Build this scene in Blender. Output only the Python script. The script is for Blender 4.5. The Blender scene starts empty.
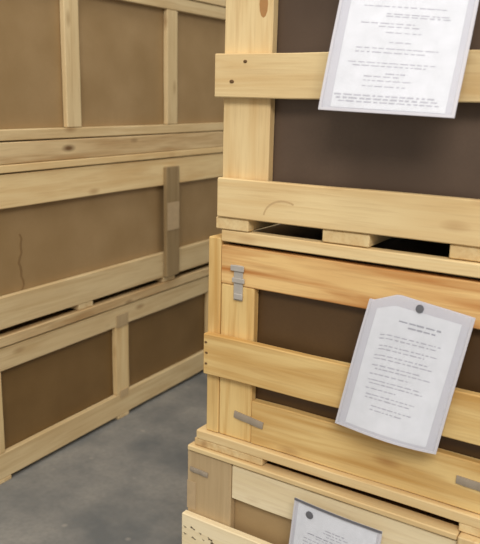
import bpy, math, random
from mathutils import Vector, Matrix
random.seed(7)
S = bpy.context.scene
COL = S.collection
EYE = 1.35

# ------------------------------------------------------------------ camera
cd = bpy.data.cameras.new('camera'); cam = bpy.data.objects.new('camera', cd); COL.objects.link(cam)
cd.sensor_fit = 'HORIZONTAL'; cd.sensor_width = 36; cd.lens = 735/480*36
R = [[0.86116333, 0.1346863, -0.4901605], [0.50788251, -0.18759624, 0.84075145], [0.02128543, -0.97296827, -0.22995582]]
M = Matrix(((R[0][0], -R[0][1], -R[0][2], 0), (R[1][0], -R[1][1], -R[1][2], 0), (R[2][0], -R[2][1], -R[2][2], EYE), (0, 0, 0, 1)))
cam.matrix_world = M
cd.clip_start = 0.05
cd.dof.use_dof = True; cd.dof.focus_distance = 1.75; cd.dof.aperture_fstop = 5.5
S.camera = cam

# ------------------------------------------------------------------ world, lights, exposure
w = bpy.data.worlds.new('world'); S.world = w; w.use_nodes = True
bg = w.node_tree.nodes['Background']; bg.inputs[0].default_value = (1.0, 0.955, 0.875, 1); bg.inputs[1].default_value = 0.62
def area(name, loc, target, sx, sy, power, col=(1, .96, .9)):
    l = bpy.data.lights.new(name, 'AREA'); l.shape = 'RECTANGLE'; l.size = sx; l.size_y = sy; l.energy = power; l.color = col
    o = bpy.data.objects.new(name, l); COL.objects.link(o); o.location = loc
    o.rotation_euler = (Vector(target)-Vector(loc)).to_track_quat('-Z', 'Y').to_euler()
area('ceiling_lamp_behind', (1.3, -2.0, 4.0), (-0.6, 1.6, 0.4), 2.4, 1.2, 152)
area('ceiling_lamp_aisle', (-0.9, 1.2, 4.6), (-1.2, 2.2, 0), 0.8, 3.0, 55)
S.view_settings.view_transform = 'Standard'; S.view_settings.look = 'None'
S.view_settings.exposure = 0.0; S.view_settings.gamma = 1; S.view_settings.use_curve_mapping = False

# ------------------------------------------------------------------ materials
def lin(c):
    return tuple(((v/255)/12.92 if v/255 <= .04045 else ((v/255+.055)/1.055)**2.4) for v in c)+(1,)
class NT:
    def __init__(s, name):
        s.m = bpy.data.materials.new(name); s.m.use_nodes = True; s.t = s.m.node_tree; s.b = s.t.nodes['Principled BSDF']
    def n(s, kind, **kw):
        x = s.t.nodes.new(kind)
        for k, v in kw.items():
            if k.startswith('i_'):
                x.inputs[int(k[2:])].default_value = v
            else: setattr(x, k, v)
        return x
    def l(s, a, b): s.t.links.new(a, b)
    def mix(s, fac, a, b, mode='MIX'):
        x = s.t.nodes.new('ShaderNodeMix'); x.data_type = 'RGBA'; x.blend_type = mode
        for sock, v in ((x.inputs[0], fac), (x.inputs[6], a), (x.inputs[7], b)):
            if hasattr(v, 'is_linked'): s.l(v, sock)
            else: sock.default_value = v
        return x.outputs[2]
    def ramp(s, src, p0, c0, p1, c1):
        r = s.t.nodes.new('ShaderNodeValToRGB'); e = r.color_ramp.elements
        e[0].position = p0; e[0].color = c0; e[1].position = p1; e[1].color = c1
        s.l(src, r.inputs[0]); return r.outputs[0]
def wood(name, base, dark, knot, axis, grain=.55, knots=.5, rough=.62):
    """sawn softwood; grain runs along the given local axis, every board takes its own offset and tone"""
    g = NT(name)
    tc = g.n('ShaderNodeTexCoord'); oi = g.n('ShaderNodeObjectInfo')
    off = g.n('ShaderNodeVectorMath', operation='SCALE'); off.inputs[0].default_value = (7.3, 5.1, 9.7); g.l(oi.outputs['Random'], off.inputs[3])
    ad = g.n('ShaderNodeVectorMath', operation='ADD'); g.l(tc.outputs['Object'], ad.inputs[0]); g.l(off.outputs[0], ad.inputs[1])
    def scaled(al, ac):
        v = [ac, ac, ac]; v[axis] = al
        m = g.n('ShaderNodeVectorMath', operation='MULTIPLY'); m.inputs[1].default_value = v; g.l(ad.outputs[0], m.inputs[0]); return m.outputs[0]
    n1 = g.n('ShaderNodeTexNoise'); n1.inputs['Scale'].default_value = 1; n1.inputs['Detail'].default_value = 3; n1.inputs['Distortion'].default_value = .6; g.l(scaled(2.2, 34), n1.inputs['Vector'])
    n2 = g.n('ShaderNodeTexNoise'); n2.inputs['Scale'].default_value = 1; n2.inputs['Detail'].default_value = 2; g.l(scaled(3.0, 9), n2.inputs['Vector'])
    n3 = g.n('ShaderNodeTexNoise'); n3.inputs['Scale'].default_value = 1; n3.inputs['Detail'].default_value = 5; g.l(scaled(8, 160), n3.inputs['Vector'])
    vo = g.n('ShaderNodeTexVoronoi'); vo.inputs['Scale'].default_value = 1; g.l(scaled(4.2, 11), vo.inputs['Vector'])
    c = g.mix(g.ramp(n1.outputs[0], .42, (0, 0, 0, 1), .68, (grain, grain, grain, 1)), lin(base), lin(dark))
    c = g.mix(g.ramp(n2.outputs[0], .45, (0, 0, 0, 1), .72, (.45, .45, .45, 1)), c, lin(dark))
    c = g.mix(g.ramp(n3.outputs[0], .5, (0, 0, 0, 1), .8, (.25, .25, .25, 1)), c, lin(knot))
    kn = g.ramp(vo.outputs['Distance'], .045, (knots, knots, knots, 1), .17, (0, 0, 0, 1))
    c = g.mix(kn, c, lin(knot))
    hs = g.n('ShaderNodeHueSaturation'); g.l(c, hs.inputs['Color'])
    mr = g.n('ShaderNodeMapRange'); mr.inputs[3].default_value = .93; mr.inputs[4].default_value = 1.06; g.l(oi.outputs['Random'], mr.inputs[0]); g.l(mr.outputs[0], hs.inputs['Value'])
    g.l(hs.outputs[0], g.b.inputs['Base Color']); g.b.inputs['Roughness'].default_value = rough
    g.b.inputs['Specular IOR Level'].default_value = .3
    bp = g.n('ShaderNodeBump'); bp.inputs['Strength'].default_value = .25; bp.inputs['Distance'].default_value = .002; g.l(n3.outputs[0], bp.inputs['Height']); g.l(bp.outputs[0], g.b.inputs['Normal'])
    return g.m
def trio(name, *a, **k): return [wood(name+'_'+'xyz'[i], *a, i, **k) for i in range(3)]
PINE = trio('yellow_pine', (234, 202, 138), (200, 152, 82), (152, 98, 48), grain=.8)
PALE = trio('pale_pine', (231, 206, 156), (208, 170, 114), (164, 116, 70))
BLEACH = trio('bleached_pine', (242, 226, 190), (226, 204, 160), (186, 148, 104))
DULL = trio('dull_pine', (224, 201, 156), (200, 170, 122), (150, 112, 70), knots=.6, grain=.65)
ORANGE = trio('knotty_orange_pine', (232, 194, 132), (186, 122, 62), (136, 78, 36), grain=1.0, knots=.9)
KNOTTY = trio('knotty_dull_pine', (222, 196, 150), (180, 142, 94), (108, 76, 44), grain=.8, knots=.95)
GREY = trio('weathered_grey_wood', (160, 137, 100), (138, 115, 80), (114, 90, 60), knots=.2)
TAN = trio('tan_board', (192, 168, 130), (178, 152, 114), (150, 124, 90), knots=.1)

def sheetstuff(name, base, dark, rough=.55, scale=5):
    g = NT(name); tc = g.n('ShaderNodeTexCoord')
    n1 = g.n('ShaderNodeTexNoise'); n1.inputs['Scale'].default_value = scale; n1.inputs['Detail'].default_value = 4; g.l(tc.outputs['Object'], n1.inputs['Vector'])
    n2 = g.n('ShaderNodeTexNoise'); n2.inputs['Scale'].default_value = 180; n2.inputs['Detail'].default_value = 2; g.l(tc.outputs['Object'], n2.inputs['Vector'])
    c = g.mix(g.ramp(n1.outputs[0], .3, (0, 0, 0, 1), .7, (1, 1, 1, 1)), lin(base), lin(dark))
    c = g.mix(g.ramp(n2.outputs[0], .4, (0, 0, 0, 1), .8, (.3, .3, .3, 1)), c, lin(dark))
    g.l(c, g.b.inputs['Base Color']); g.b.inputs['Roughness'].default_value = rough
    return g.m
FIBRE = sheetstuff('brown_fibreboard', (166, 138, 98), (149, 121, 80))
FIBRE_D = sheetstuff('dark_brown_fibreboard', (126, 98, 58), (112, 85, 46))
PLY_M = sheetstuff('dark_film_board', (92, 68, 40), (76, 54, 30), .45)
PLY_U = sheetstuff('dark_grey_brown_board', (98, 80, 66), (82, 65, 52), .45)
PLY_L = sheetstuff('tan_plywood', (178, 150, 108), (164, 136, 96))
def plain(name, c, rough=.5, metal=0, emis=None):
    g = NT(name); tc = g.n('ShaderNodeTexCoord'); n1 = g.n('ShaderNodeTexNoise'); n1.inputs['Scale'].default_value = 40
    g.l(tc.outputs['Object'], n1.inputs['Vector'])
    d = tuple(v*.88 for v in c)
    g.l(g.mix(n1.outputs[0], lin(c), lin(d)), g.b.inputs['Base Color'])
    g.b.inputs['Roughness'].default_value = rough; g.b.inputs['Metallic'].default_value = metal
    return g.m
ZINC = plain('zinc', (196, 190, 182), .42, .1)
STRAP = plain('dull_steel_strap', (168, 154, 136), .5, 0)
NAIL = plain('dark_nail', (118, 88, 54), .6, .3)
INK = plain('grey_ink', (150, 150, 160), .8)
INK_L = plain('faint_grey_ink', (192, 191, 198), .8)
SEAL = plain('dark_ink', (112, 112, 118), .8)
STAIN = plain('dark_stain', (142, 112, 72), .8)
PAPER = plain('white_paper', (252, 253, 255), .7)
SPECK = plain('black_stencil_paint', (84, 68, 46), .8)
LIGHTPATCH = plain('light_patch', (198, 172, 134), .7)

g = NT('clear_plastic')
tr = g.n('ShaderNodeBsdfTransparent'); mx = g.n('ShaderNodeMixShader')
g.b.inputs['Base Color'].default_value = lin((240, 243, 255)); g.b.inputs['Roughness'].default_value = .22
tc = g.n('ShaderNodeTexCoord'); nz = g.n('ShaderNodeTexNoise'); nz.inputs['Scale'].default_value = 14; nz.inputs['Detail'].default_value = 1; g.l(tc.outputs['Object'], nz.inputs['Vector'])
bp = g.n('ShaderNodeBump'); bp.inputs['Strength'].default_value = .5; bp.inputs['Distance'].default_value = .006; g.l(nz.outputs[0], bp.inputs['Height']); g.l(bp.outputs[0], g.b.inputs['Normal'])
mx.inputs[0].default_value = .22
g.l(tr.outputs[0], mx.inputs[1]); g.l(g.b.outputs[0], mx.inputs[2]); g.l(mx.outputs[0], g.t.nodes['Material Output'].inputs[0])
FILM = g.m
g = NT('milky_plastic')
tr = g.n('ShaderNodeBsdfTransparent'); mx = g.n('ShaderNodeMixShader'); mx.inputs[0].default_value = .72
g.b.inputs['Base Color'].default_value = lin((228, 226, 233)); g.b.inputs['Roughness'].default_value = .3
g.l(tr.outputs[0], mx.inputs[1]); g.l(g.b.outputs[0], mx.inputs[2]); g.l(mx.outputs[0], g.t.nodes['Material Output'].inputs[0])
MILKY = g.m

g = NT('grey_concrete'); tc = g.n('ShaderNodeTexCoord')
a = g.n('ShaderNodeTexNoise'); a.inputs['Scale'].default_value = 2.6; a.inputs['Detail'].default_value = 4; a.inputs['Roughness'].default_value = .6; g.l(tc.outputs['Object'], a.inputs['Vector'])
b = g.n('ShaderNodeTexNoise'); b.inputs['Scale'].default_value = 60; b.inputs['Detail'].default_value = 3; g.l(tc.outputs['Object'], b.inputs['Vector'])
v = g.n('ShaderNodeTexVoronoi'); v.inputs['Scale'].default_value = 7; g.l(tc.outputs['Object'], v.inputs['Vector'])
c = g.mix(g.ramp(a.outputs[0], .36, (0, 0, 0, 1), .64, (1, 1, 1, 1)), lin((104, 107, 108)), lin((150, 147, 141)))
c = g.mix(g.ramp(b.outputs[0], .4, (0, 0, 0, 1), .8, (.4, .4, .4, 1)), c, lin((104, 104, 102)))
c = g.mix(g.ramp(v.outputs['Distance'], .03, (.5, .5, .5, 1), .09, (0, 0, 0, 1)), c, lin((170, 164, 154)))
g.l(c, g.b.inputs['Base Color']); g.b.inputs['Roughness'].default_value = .55
CONC = g.m
WALL = plain('painted_wall', (206, 198, 184), .8)

# ------------------------------------------------------------------ mesh helpers
def mesh_obj(name, verts, faces, mat, parent=None, smooth=False):
    me = bpy.data.meshes.new(name); me.from_pydata(verts, [], faces); me.update()
    o = bpy.data.objects.new(name, me); COL.objects.link(o)
    if mat: me.materials.append(mat)
    if smooth:
        for p in me.polygons: p.use_smooth = True
    if parent: o.parent = parent
    return o
def board_geo(x0, x1, y0, y1, z0, z1, axis, ch=.0022, jit=.0007):
    lo = [x0, y0, z0]; hi = [x1, y1, z1]
    i, j = [(1, 2), (2, 0), (0, 1)][axis]
    a0, a1, b0, b1 = lo[i], hi[i], lo[j], hi[j]
    ch = min(ch, (a1-a0)*.25, (b1-b0)*.25)
    L = hi[axis]-lo[axis]; n = max(2, min(14, int(L/.09)))
    prof = [(a0+ch, b0), (a1-ch, b0), (a1, b0+ch), (a1, b1-ch), (a1-ch, b1), (a0+ch, b1), (a0, b1-ch), (a0, b0+ch)]
    ca, cb = (a0+a1)/2, (b0+b1)/2
    V = []; F = []
    st = [0, ch/L]+[k/n for k in range(1, n)]+[1-ch/L, 1]
    for q, t in enumerate(st):
        s = 0 if 0 < q < len(st)-1 else ch
        ja, jb = random.uniform(-jit, jit), random.uniform(-jit, jit)
        for (a, b) in prof:
            p = [0, 0, 0]; p[axis] = lo[axis]+L*t
            p[i] = a+ja-(s if a > ca else -s); p[j] = b+jb-(s if b > cb else -s)
            V.append(tuple(p))
    for q in range(len(st)-1):
        for k in range(8):
            k2 = (k+1) % 8; F.append((q*8+k, q*8+k2, (q+1)*8+k2, (q+1)*8+k))
    F.append(tuple(range(7, -1, -1))); m = (len(st)-1)*8; F.append(tuple(m+k for k in range(8)))
    return V, F
def thing(name, loc, rz, label, cat, group=None):
    o = bpy.data.objects.new(name, None); COL.objects.link(o); o.location = loc; o.rotation_euler = (0, 0, math.radians(rz))
    o.empty_display_size = .1
    o['label'] = label; o['category'] = cat
    if group: o['group'] = group
    return o
class Crate:
    """boards are given as x along the face, y inward from the face, z as height relative to eye level"""
    def __init__(s, loc_xy, base, rz, x_origin, label, group):
        s.base = base; s.xo = x_origin
        s.root = thing('wooden_crate', (loc_xy[0], loc_xy[1], base+EYE), rz, label, 'crate', group)
    def bd(s, name, x0, x1, z0, z1, y0, y1, axis, mats, parent=None, label=None, **k):
        V, F = board_geo(x0-s.xo, x1-s.xo, y0, y1, z0-s.base, z1-s.base, axis, **k)
        o = mesh_obj(name, V, F, mats[axis] if isinstance(mats, list) else mats, parent or s.root)
        if label: o['label'] = label
        return o
def strap(c, x, z, length, width, ang, y, parent=None, name='staple_strap', mat=None, teeth=0):
    """flat pressed steel strip nailed over a joint, slightly domed, with its nail heads"""
    V = []; F = []; n = 8; ca, sa = math.cos(ang), math.sin(ang)
    for k in range(n+1):
        t = k/n; u = (t-.5)*length; lift = .0026+.0014*math.sin(math.pi*t*2)**2
        for (vv, dd) in ((-width/2, 0), (-width/2, lift), (-width/6, lift*1.3), (width/6, lift*1.3), (width/2, lift), (width/2, 0)):
            V.append((x-c.xo+u*ca-vv*sa, y-dd, z-c.base+u*sa+vv*ca))
    for k in range(n):
        for q in range(6):
            q2 = (q+1) % 6; F.append((k*6+q, k*6+q2, (k+1)*6+q2, (k+1)*6+q))
    F.append((5, 4, 3, 2, 1, 0)); F.append(tuple(n*6+q for q in range(6)))
    o = mesh_obj(name, V, F, mat or STRAP, parent or c.root)
    return o
def disc(name, c, x, z, r, y, mat, parent=None, rx=1.0):
    V = [(x-c.xo, y-.0022, z-c.base)]; F = []; n = 12
    for rr, dy in ((r*.75, .0018), (r, 0)):
        for k in range(n):
            a = 2*math.pi*k/n; V.append((x-c.xo+rr*rx*math.cos(a), y-dy, z-c.base+rr*math.sin(a)))
    for k in range(n):
        k2 = (k+1) % n; F.append((0, 1+k2, 1+k)); F.append((1+k, 1+k2, 1+n+k2, 1+n+k))
    return mesh_obj(name, V, F, mat, parent or c.root)

# ------------------------------------------------------------------ setting
def setting(name, V, F, mat):
    o = mesh_obj(name, V, F, mat); o['kind'] = 'structure'; return o
def slab(x0, x1, y0, y1, z0, z1):
    V = [(x, y, z) for x in (x0, x1) for y in (y0, y1) for z in (z0, z1)]
    F = [(0, 1, 3, 2), (4, 6, 7, 5), (0, 4, 5, 1), (2, 3, 7, 6), (0, 2, 6, 4), (1, 5, 7, 3)]
    return V, F
setting('floor', *slab(-4.0, 5.0, -5.0, 6.5, -.1, 0), CONC)
setting('wall_left', *slab(-4.1, -4.0, -5.0, 6.5, 0, 5.0), WALL)
setting('wall_back', *slab(-4.1, 5.0, 6.5, 6.6, 0, 5.0), WALL)

# ------------------------------------------------------------------ LEFT STACK (faces +x, local x runs along +y)
XL = -1.905
GL = 'crates of the left stack'
def sides(c, x0, x1, zs, D, mats, panel, pz0, pz1, posts=(.09,)):
    """the two ends and the back, so the box is closed and framed all round; the end boards sit inside the front and back frames"""
    for s, xe in ((1, x0), (-1, x1)):
        a, b = sorted((xe+s*.024, xe+s*.034))
        c.bd('end_panel', a, b, pz0, pz1, .042, D-.042, 1, panel, ch=.001, jit=0)
        for (z0, z1) in zs:
            a, b = sorted((xe+s*.001, xe+s*.023))
            c.bd('end_rail', a, b, z0, z1, .045, D-.045, 1, mats)
    c.bd('back_panel', x0+.04, x1-.04, pz0, pz1, D-.034, D-.024, 0, panel, ch=.001, jit=0)
    for (z0, z1) in zs:
        c.bd('back_rail', x0, x1, z0, z1, D-.022, D, 0, mats)
DL = .85
# bottom crate
c = Crate((XL, 1.600), -1.35, 90, 1.600, 'bottom crate of the left stack, standing on the concrete floor with dark brown panels', GL)
x0, x1 = 1.600, 3.62
PX = [(1.600, 1.648), (2.255, 2.340), (2.96, 3.045), (3.572, 3.62)]
for (a, b) in ((1.60, 1.67), (2.26, 2.335), (2.965, 3.04), (3.55, 3.62)):
    c.bd('skid_block', a, b, -1.35, -1.334, .0, DL-.004, 1, DULL)
c.bd('bottom_rail', x0, x1, -1.3335, -1.238, 0, .022, 0, DULL)
c.bd('top_rail', x0, x1, -.935, -.854, 0, .022, 0, DULL)
for a, b in PX:
    c.bd('upright', a, b, -1.237, -.936, .0005, .022, 2, PALE)
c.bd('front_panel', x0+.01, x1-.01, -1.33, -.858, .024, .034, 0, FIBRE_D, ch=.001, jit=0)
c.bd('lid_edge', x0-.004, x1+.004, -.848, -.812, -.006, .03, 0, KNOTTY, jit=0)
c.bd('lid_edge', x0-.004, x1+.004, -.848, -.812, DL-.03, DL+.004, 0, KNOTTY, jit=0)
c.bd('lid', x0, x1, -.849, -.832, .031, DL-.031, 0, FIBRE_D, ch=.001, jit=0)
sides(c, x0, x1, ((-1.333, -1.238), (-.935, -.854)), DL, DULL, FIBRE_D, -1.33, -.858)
for a, b in PX[1:3]:
    m = (a+b)/2
    c.bd('corner_plate', a+.004, b-.006, -.94, -.885, -.0035, 0, 2, TAN, ch=.001)
    c.bd('corner_plate', a+.02, b-.012, -1.255, -1.222, -.0035, 0, 2, TAN, ch=.001)
# middle crate
c = Crate((XL, 1.02), -.811, 90, 1.02, 'middle crate of the left stack with a wide grey batten over its brown board', GL)
x0, x1 = 1.02, 3.70
for (a, b) in ((1.02, 1.10), (1.40, 1.48), (2.045, 2.125), (2.59, 2.68), (3.10, 3.18), (3.62, 3.70)):
    c.bd('skid_block', a, b, -.811, -.788, .002, DL, 1, DULL, jit=0)
c.bd('bottom_rail', x0, x1, -.787, -.676, 0, .022, 0, DULL)
c.bd('top_rail', x0, x1, -.375, -.262, 0, .022, 0, PALE)
c.bd('front_panel', x0+.01, x1-.01, -.785, -.266, .024, .034, 0, FIBRE, ch=.001, jit=0)
for a, b in ((1.02, 1.10), (3.62, 3.70)):
    c.bd('upright', a, b, -.675, -.376, .0005, .022, 2, DULL)
for a, b in ((2.588, 2.684),):
    bt = c.bd('batten', a, b, -.785, -.296, -.020, -.0005, 2, GREY, label='weathered grey vertical batten')
    c.bd('faded_patch', a+.004, b-.004, -.575, -.452, -.0213, -.020, 2, LIGHTPATCH, parent=bt, ch=.0004, jit=0)
c.bd('lid', x0-.004, x1+.004, -.257, -.231, -.007, DL+.004, 0, PALE, jit=0)
sides(c, x0, x1, ((-.787, -.676), (-.375, -.262)), DL, DULL, FIBRE, -.785, -.266)
# wavy crack down its board
V = []; F = []
for k in range(13):
    t = k/12; zz = -.475-.20*t; xx = 1.782+.006*math.sin(t*9)+.004*math.sin(t*23); wd = .009*(1-.5*abs(t-.5))
    V += [(xx-wd/2-c.xo, .0225, zz-c.base), (xx+wd/2-c.xo, .0225, zz-c.base), (xx+wd/2-c.xo, .0239, zz-c.base), (xx-wd/2-c.xo, .0239, zz-c.base)]
for k in range(12):
    for q in range(4): F.append((k*4+q, k*4+(q+1) % 4, k*4+4+(q+1) % 4, k*4+4+q))
o = mesh_obj('glue_streak', V, F, STAIN, c.root)
# top crate
c = Crate((XL, .82), -.230, 90, .82, 'tall top crate of the left stack with narrow uprights between large brown boards', GL)
x0, x1 = .82, 3.92
c.bd('base_beam', x0, x1, -.2295, -.158, -.004, .034, 0, KNOTTY, jit=0)
c.bd('bottom_rail', x0, x1, -.153, -.117, 0, .022, 0, DULL)
c.bd('top_rail', x0, x1, .356, .408, 0, .022, 0, DULL)
c.bd('lid', x0-.004, x1+.004, .4125, .450, -.004, DL+.004, 0, DULL)
for a, b in ((.82, .90), (1.40, 1.482), (2.012, 2.086), (2.622, 2.696), (3.22, 3.30), (3.84, 3.92)):
    c.bd('upright', a, b, -.116, .355, .0005, .022, 2, DULL)
c.bd('front_panel', x0+.01, x1-.01, -.15, .40, .024, .034, 0, FIBRE, ch=.001, jit=0)
for (a, b) in ((.82, .90), (3.84, 3.92)):
    c.bd('skid_block', a, b, -.2295, -.16, .04, DL-.04, 1, DULL, jit=0)
c.bd('rear_beam', x0, x1, -.2295, -.158, DL-.034, DL+.0, 0, KNOTTY, jit=0)
sides(c, x0, x1, ((-.153, -.117), (.356, .408)), DL, DULL, FIBRE, -.15, .40)

# ------------------------------------------------------------------ RIGHT STACK (faces -y)
GR = 'crates of the right stack'
DR = .80
def origin(x, y): return (x, y)
# lowest crate
XO = -.99
c = Crate((XO, 1.455), -1.35, -2.7, XO, 'lowest crate of the right stack, pale bleached boards with a grey-brown corner post', GR)
XR = .43
for a, b in ((-.985, -.86), (-.285, -.17), (.305, .43)):
    c.bd('skid_block', a, b, -1.35, -1.301, .004, DR, 1, PALE)
c.bd('corner_post', -.995, -.858, -1.29, -.893, 0, .022, 2, TAN, label='grey-brown corner post')
lp = c.bd('pale_edge_strip', -.995, -.967, -1.06, -.98, -.0012, 0, 2, LIGHTPATCH, ch=.0004, jit=0)
c.bd('corner_post', .293, XR, -1.29, -.893, 0, .022, 2, PALE)
c.bd('centre_cleat', -.284, -.165, -1.29, -.876, -.012, .022, 2, PALE, jit=0)
c.bd('top_rail', -.856, -.286, -.988, -.896, .0008, .022, 0, BLEACH)
c.bd('top_rail', -.163, .292, -.988, -.896, .0008, .022, 0, BLEACH)
mr = c.bd('middle_rail', -.998, XR+.01, -1.175, -1.068, -.021, -.0008, 0, BLEACH, label='bleached rail with dark stencilled specks')
c.bd('bottom_rail', -.995, XR, -1.30, -1.291, 0, .022, 0, PALE)
c.bd('bottom_rail', -1.0, XR+.005, -1.30, -1.22, -.021, -.0008, 0, PALE)
c.bd('front_panel', -.985, XR-.01, -1.29, -.90, .024, .034, 0, PLY_L, ch=.001, jit=0)
c.bd('lid_edge', -.990, -.286, -.8895, -.8755, -.008, .03, 0, PALE, jit=0)
c.bd('lid_edge', -.163, XR, -.8895, -.8755, -.008, .03, 0, PALE, jit=0)
c.bd('lid_edge', -.990, XR, -.8895, -.8755, DR-.03, DR+.002, 0, PALE, jit=0)
c.bd('lid', -.985, XR-.005, -.893, -.884, .031, DR-.031, 0, PLY_M, ch=.001, jit=0)
sides(c, -.993, XR, ((-1.175, -1.068), (-.988, -.8935)), DR, PALE, PLY_L, -1.29, -.90)
strap(c, -.956, -.945, .056, .013, -.05, -.0005)
# stencilled specks on the middle rail
V = []; F = []
for (px, pz, r) in ((-.962, -1.10, .006), (-.985, -1.105, .004), (-.935, -1.107, .004), (-.905, -1.112, .007), (-.895, -1.121, .009), (-.884, -1.127, .007), (-.958, -1.128, .005), (-.985, -1.125, .004),
                    (-.925, -1.122, .003)):
    k0 = len(V); n = 9
    for dy in (-.0222, -.0205):
        for k in range(n):
            a = 2*math.pi*k/n; rr = r*(.55+.45*math.sin(k*2.3+px*90))
            V.append((px+rr*1.7*math.cos(a)-c.xo, dy, pz+rr*.7*math.sin(a)-rr*.4*math.cos(a)-c.base))
    F.append(tuple(k0+k for k in range(n)))
    for k in range(n): F.append((k0+k, k0+n+k, k0+n+(k+1) % n, k0+(k+1) % n))
o = mesh_obj('stencil_speck', V, F, SPECK, mr); o['kind'] = 'stuff'

# middle crate
XO = -.947
c = Crate((XO, 1.466), -.8745, -2.4, XO, 'middle crate of the right stack, yellow pine with steel staples across its board joints', GR)
XR = .39
for a, b in ((-.975, -.770), (-.288, -.160), (.24, .385)):
    c.bd('skid_block', a, b, -.8745, -.855, -.010, DR, 1, PALE, jit=0)
c.bd('base_board', -.968, XR, -.854, -.8305, -.012, DR, 0, PALE)
c.bd('corner_edge_board', -.945, -.909, -.829, -.325, 0, .09, 2, PINE)
c.bd('corner_edge_board', XR-.036, XR, -.829, -.338, 0, .09, 2, PINE)
c.bd('upright', -.907, -.813, -.829, -.436, .002, .024, 2, PINE)
c.bd('upright', -.20, -.10, -.716, -.436, .002, .024, 2, PINE)
c.bd('upright', XR-.135, XR-.038, -.829, -.436, .002, .024, 2, PINE)
c.bd('top_rail', -.907, XR-.038, -.435, -.341, .001, .024, 0, ORANGE, label='orange knotty top rail')
md = c.bd('middle_rail', -.942, XR+.01, -.668, -.563, -.021, -.0008, 0, PINE)
c.bd('bottom_rail', -.812, XR-.137, -.829, -.717, .0015, .024, 0, PINE)
c.bd('front_panel', -.905, XR-.04, -.82, -.34, .026, .036, 0, PLY_M, ch=.001, jit=0)
c.bd('lid_edge', -.905, XR, -.331, -.303, -.004, .025, 0, PALE, jit=0)
c.bd('lid_edge', -.905, XR, -.333, -.303, DR-.03, DR+.004, 0, PALE, jit=0)
c.bd('lid', -.900, XR-.005, -.337, -.325, .026, DR-.031, 0, PLY_M, ch=.001, jit=0)
sides(c, -.943, XR, ((-.829, -.717), (-.667, -.563), (-.435, -.34)), DR, PINE, PLY_M, -.82, -.34)
strap(c, -.818, -.768, .084, .018, -.12, .001)
strap(c, -.262, -.766, .085, .018, -.05, .001)
# pressed corner latch: plate, two raised teeth and a loop
lt = c.bd('latch', -.868, -.843, -.470, -.384, -.003, .0008, 2, ZINC, ch=.001, jit=0)
c.bd('latch_clip', -.875, -.838, -.398, -.384, -.008, -.0032, 0, ZINC, parent=lt, ch=.0015, jit=0)
c.bd('latch_clip', -.870, -.836, -.426, -.414, -.008, -.0032, 0, ZINC, parent=lt, ch=.0015, jit=0)
c.bd('latch_clip', -.864, -.840, -.466, -.452, -.009, -.0032, 0, ZINC, parent=lt, ch=.0015, jit=0)
for (x, z) in ((-.934, -.585), (-.932, -.612), (-.933, -.640)):
    disc('nail', c, x, z, .0028, -.021, NAIL, parent=md, rx=1.5)

# upper crate
XO = -.912
c = Crate((XO, 1.472), -.3015, -1.0, XO, 'upper crate of the right stack, broad pale boards around dark grey-brown panels', GR)
XR = .40
for a, b in ((-.918, -.829), (-.641, -.532), (-.363, -.27), (-.08, .01), (.30, .39)):
    c.bd('skid_block', a, b, -.301, -.2725, -.016, DR, 1, PALE, jit=0)
U = c
c.bd('corner_post', -.912, -.789, -.271, .36, 0, .024, 2, PALE)
c.bd('corner_post', XR-.13, XR, -.271, .36, 0, .024, 2, PALE)
ra = c.bd('middle_rail', -.923, XR+.012, .001, .096, -.023, -.0008, 0, PALE)
c.bd('bottom_rail', -.911, XR, -.271, -.180, -.023, -.0008, 0, PALE)
c.bd('top_rail', -.92, XR+.01, .262, .36, -.023, -.0008, 0, PALE)
c.bd('lid', -.92, XR+.01, .361, .385, -.023, DR, 0, PALE)
c.bd('front_panel', -.90, XR-.01, -.265, .355, .026, .036, 0, PLY_U, ch=.001, jit=0)
sides(c, -.910, XR, ((-.271, -.180), (.001, .096), (.262, .36)), DR, PALE, PLY_U, -.265, .355)
disc('nail', c, -.842,   .079, .0036, -.023, NAIL, parent=ra, rx=1.4)
disc('nail', c, -.876, .036, .0042, -.023, NAIL, parent=ra, rx=1.5)

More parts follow.
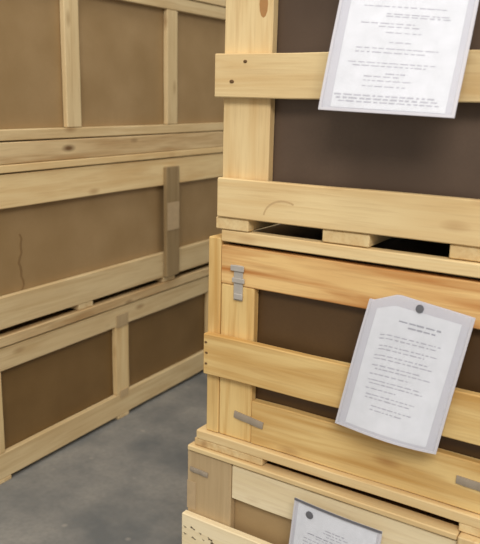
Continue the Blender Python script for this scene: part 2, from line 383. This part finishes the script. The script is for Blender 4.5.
# ------------------------------------------------------------------ documents in plastic sleeves
def document(label, TL, TR, BR, BL, bulge, topf, inset, lines, mark=None, fold=0):
    TL, TR, BR, BL = [Vector(p)+Vector((0, 0, EYE)) for p in (TL, TR, BR, BL)]
    nrm = (TR-TL).cross(BL-TL).normalized()
    if nrm.y > 0: nrm = -nrm
    base = (BL+BR)/2
    root = thing('document_sleeve', base, 0, label, 'document', 'documents in plastic sleeves')
    up = ((TL-BL)+(TR-BR)).normalized()
    def P(s, t, d=0):
        # s across, t down
        p = (TL*(1-s)+TR*s)*(1-t)+(BL*(1-s)+BR*s)*t
        p = p+up*topf(s)*(1-t)**3
        return p+nrm*(d+bulge(s, t))-base
    def grid(name, s0, s1, t0, t1, d, th, mat, parent, ns=20, nt=26, holes=None):
        V = []; F = []
        for lay in (d+th, d):
            for j in range(nt+1):
                for i in range(ns+1):
                    V.append(P(s0+(s1-s0)*i/ns, t0+(t1-t0)*j/nt, lay))
        W = ns+1; N = W*(nt+1)
        for j in range(nt):
            for i in range(ns):
                a = j*W+i; F.append((a, a+W, a+W+1, a+1)); F.append((N+a, N+a+1, N+a+W+1, N+a+W))
        for i in range(ns):
            F.append((i, i+1, N+i+1, N+i)); a = nt*W+i; F.append((a+1, a, N+a, N+a+1))
        for j in range(nt):
            a = j*W; F.append((a+W, a, N+a, N+a+W)); a = j*W+ns; F.append((a, a+W, N+a+W, N+a))
        return mesh_obj(name, V, F, mat, parent, smooth=False)
    grid('sleeve_back', 0, 1, 0, 1, 0, .0006, MILKY, root)
    pa = grid('paper', inset[0], inset[1], inset[2], inset[3], .0012, .0004, PAPER, root)
    # unreadable rows of small print
    V = []; F = []; V2 = []; F2 = []
    rnd = random.Random(len(label))
    for (t, s0, s1, h, strong) in lines:
        s = s0
        while s < s1:
            wl = rnd.uniform(.02, .07) if not strong else rnd.uniform(.05, .09)
            e = min(s+wl, s1); hh = h*rnd.uniform(.8, 1.1)
            VV, FF = (V, F) if strong else (V2, F2)
            k = len(VV); n = 3
            for q in range(n+1):
                ss = s+(e-s)*q/n
                VV.append(P(ss, t-hh/2, .00185)); VV.append(P(ss, t+hh/2, .00185))
            for q in range(n): FF.append((k+2*q, k+2*q+1, k+2*q+3, k+2*q+2))
            s = e+rnd.uniform(.008, .02)
    for (VV, FF, mat, nm) in ((V, F, INK, 'printed_heading'), (V2, F2, INK_L, 'printed_text')):
        if VV: mesh_obj(nm, [tuple(v) for v in VV], FF, mat, pa)
    grid('sleeve_front', .0, 1, .0, 1, .0030, .0003, FILM, root)
    # welded rim of the sleeve
    for nm, (a, b, c_, d_) in (('sleeve_seam', (0, 1, .985, 1.0)), ('sleeve_seam', (0, .022, 0, 1)), ('sleeve_seam', (.978, 1, 0, 1))):
        grid(nm, a, b, c_, d_, .0034, .0006, MILKY, root)
    if mark:
        ms, mt, mr, rx, nm = mark
        V = [tuple(P(ms, mt, .0046))]; F = []; n = 16
        for k in range(n):
            a = 2*math.pi*k/n; V.append(tuple(P(ms+mr*math.cos(a), mt+mr*rx*math.sin(a), .0040)))
        for k in range(n): F.append((0, 1+(k+1) % n, 1+k))
        mesh_obj(nm, V, F, SEAL, root if nm == 'punched_hole' else pa)
    return root, grid

rnd = random.Random(3)
# on the middle crate
ln = [(.155, .34, .74, .013, 1), (.185, .44, .70, .012, 1)]
for t, a, b in ((.26, .2, .78), (.285, .2, .74), (.335, .22, .78), (.36, .22, .66), (.405, .2, .72), (.43, .2, .76), (.48, .2, .66), (.505, .24, .78), (.545, .2, .6), (.59, .2, .72), (.615, .22, .74), (.655, .2, .5), (.70, .22, .7), (.725, .22, .66), (.78, .3, .7), (.81, .3, .62)):
    ln.append((t, a, b, .010, 0))
root, grid = document('white document in a clear sleeve tacked aslant to the yellow middle crate on the right',
    (-0.5089, 1.4176, -0.3995), (-0.2914, 1.4085, -0.4032), (-0.3409, 1.4026, -0.699), (-0.5692, 1.4121, -0.692),
    lambda s, t: .012*math.sin(math.pi*s)*(t**2)+.003*math.sin(5*s+4*t)+.004, lambda s: .021*(min(1, max(0, (s-.05)/.22)) if s < .27 else (1-s)/.73), (.10, .90, .07, .965), ln, mark=(.50, .045, .038, .72, 'punched_hole'))
# lower crate
ln = [(.17, .40, .62, .012, 0), (.195, .38, .66, .012, 0), (.22, .42, .62, .010, 0), (.25, .2, .5, .008, 1), (.245, .52, .66, .008, 0), (.27, .3, .66, .008, 0)]
for k in range(20): ln.append((.30+.03*k, .16, rnd.uniform(.6, .85), .009, 0))
root, grid = document('white document with small round stamp at top left, on the lowest crate',
    (-0.6591, 1.4134, -0.9047), (-0.442, 1.4032, -0.9135), (-0.4630, 1.4040, -1.213), (-0.6850, 1.4144, -1.205),
    lambda s, t: .004*math.sin(math.pi*s)+.002, lambda s: 0, (.05, .95, .03, .97), ln, mark=(.20, .09, .045, .72, 'round_stamp'))
o = grid('top_edge_clip', 0, 1, -.006, .012, .0040, .0015, SEAL, root, nt=2); o['label'] = 'dark strip along the top edge'
# upper crate
ln = []
for t, a, b in ((.06, .2, .8), (.10, .2, .8), (.15, .3, .7), (.20, .22, .78), (.26, .2, .8), (.34, .2, .8), (.385, .38, .84), (.40, .38, .84), (.445, .2, .6), (.465, .34, .64), (.50, .40, .66), (.56, .44, .6), (.60, .2, .8), (.625, .2, .72), (.69, .16, .8), (.71, .2, .74), (.755, .46, .62), (.775, .3, .56), (.80, .3, .66), (.835, .3, .62)):
    ln.append((t, a, b, .008, 0))
ln += [(.895, .10, .86, .012, 0), (.915, .12, .88, .012, 0), (.935, .14, .88, .010, 0)]
for nm, x, z, rx, rz in (('knot', -.812, .20, .013, .034),):
    kn = disc(nm, U, x, z, 1.0, 0, plain('brown_knot', (188, 138, 84), .7), rx=1)
    for v in kn.data.vertices:
        dx, dz = v.co.x-(x-U.xo), v.co.z-(z-U.base); v.co.x = x-U.xo+dx*rx; v.co.z = z-U.base+dz*rz; v.co.y = -.0006 if abs(v.co.y) > .001 else .0002
V = []; F = []
for k in range(13):
    a = math.pi*(.95-.62*k/12); wd = .004
    for q in (-1, 1):
        V.append((-.735+(.050+q*wd/2)*math.cos(a)-U.xo, -.0236, -.262+(.042+q*wd/2)*math.sin(a)-U.base))
for k in range(12): F.append((2*k, 2*k+1, 2*k+3, 2*k+2))
mesh_obj('curved_stain', V, F, plain('pale_brown_stain', (216, 182, 132), .7), U.root)
root, grid = document('large white document sheet hanging out from the upper crate at the top right',
    (-0.6016, 1.4348, 0.2864), (-0.3367, 1.4302, 0.2526), (-0.3497, 1.3504, -0.0278), (-0.6181, 1.3551, -0.0191),
    lambda s, t: .006*math.sin(math.pi*s)*t+.004*math.sin(4*s+3*t)*t+.001, lambda s: 0, (.09, .93, .04, .975), ln)
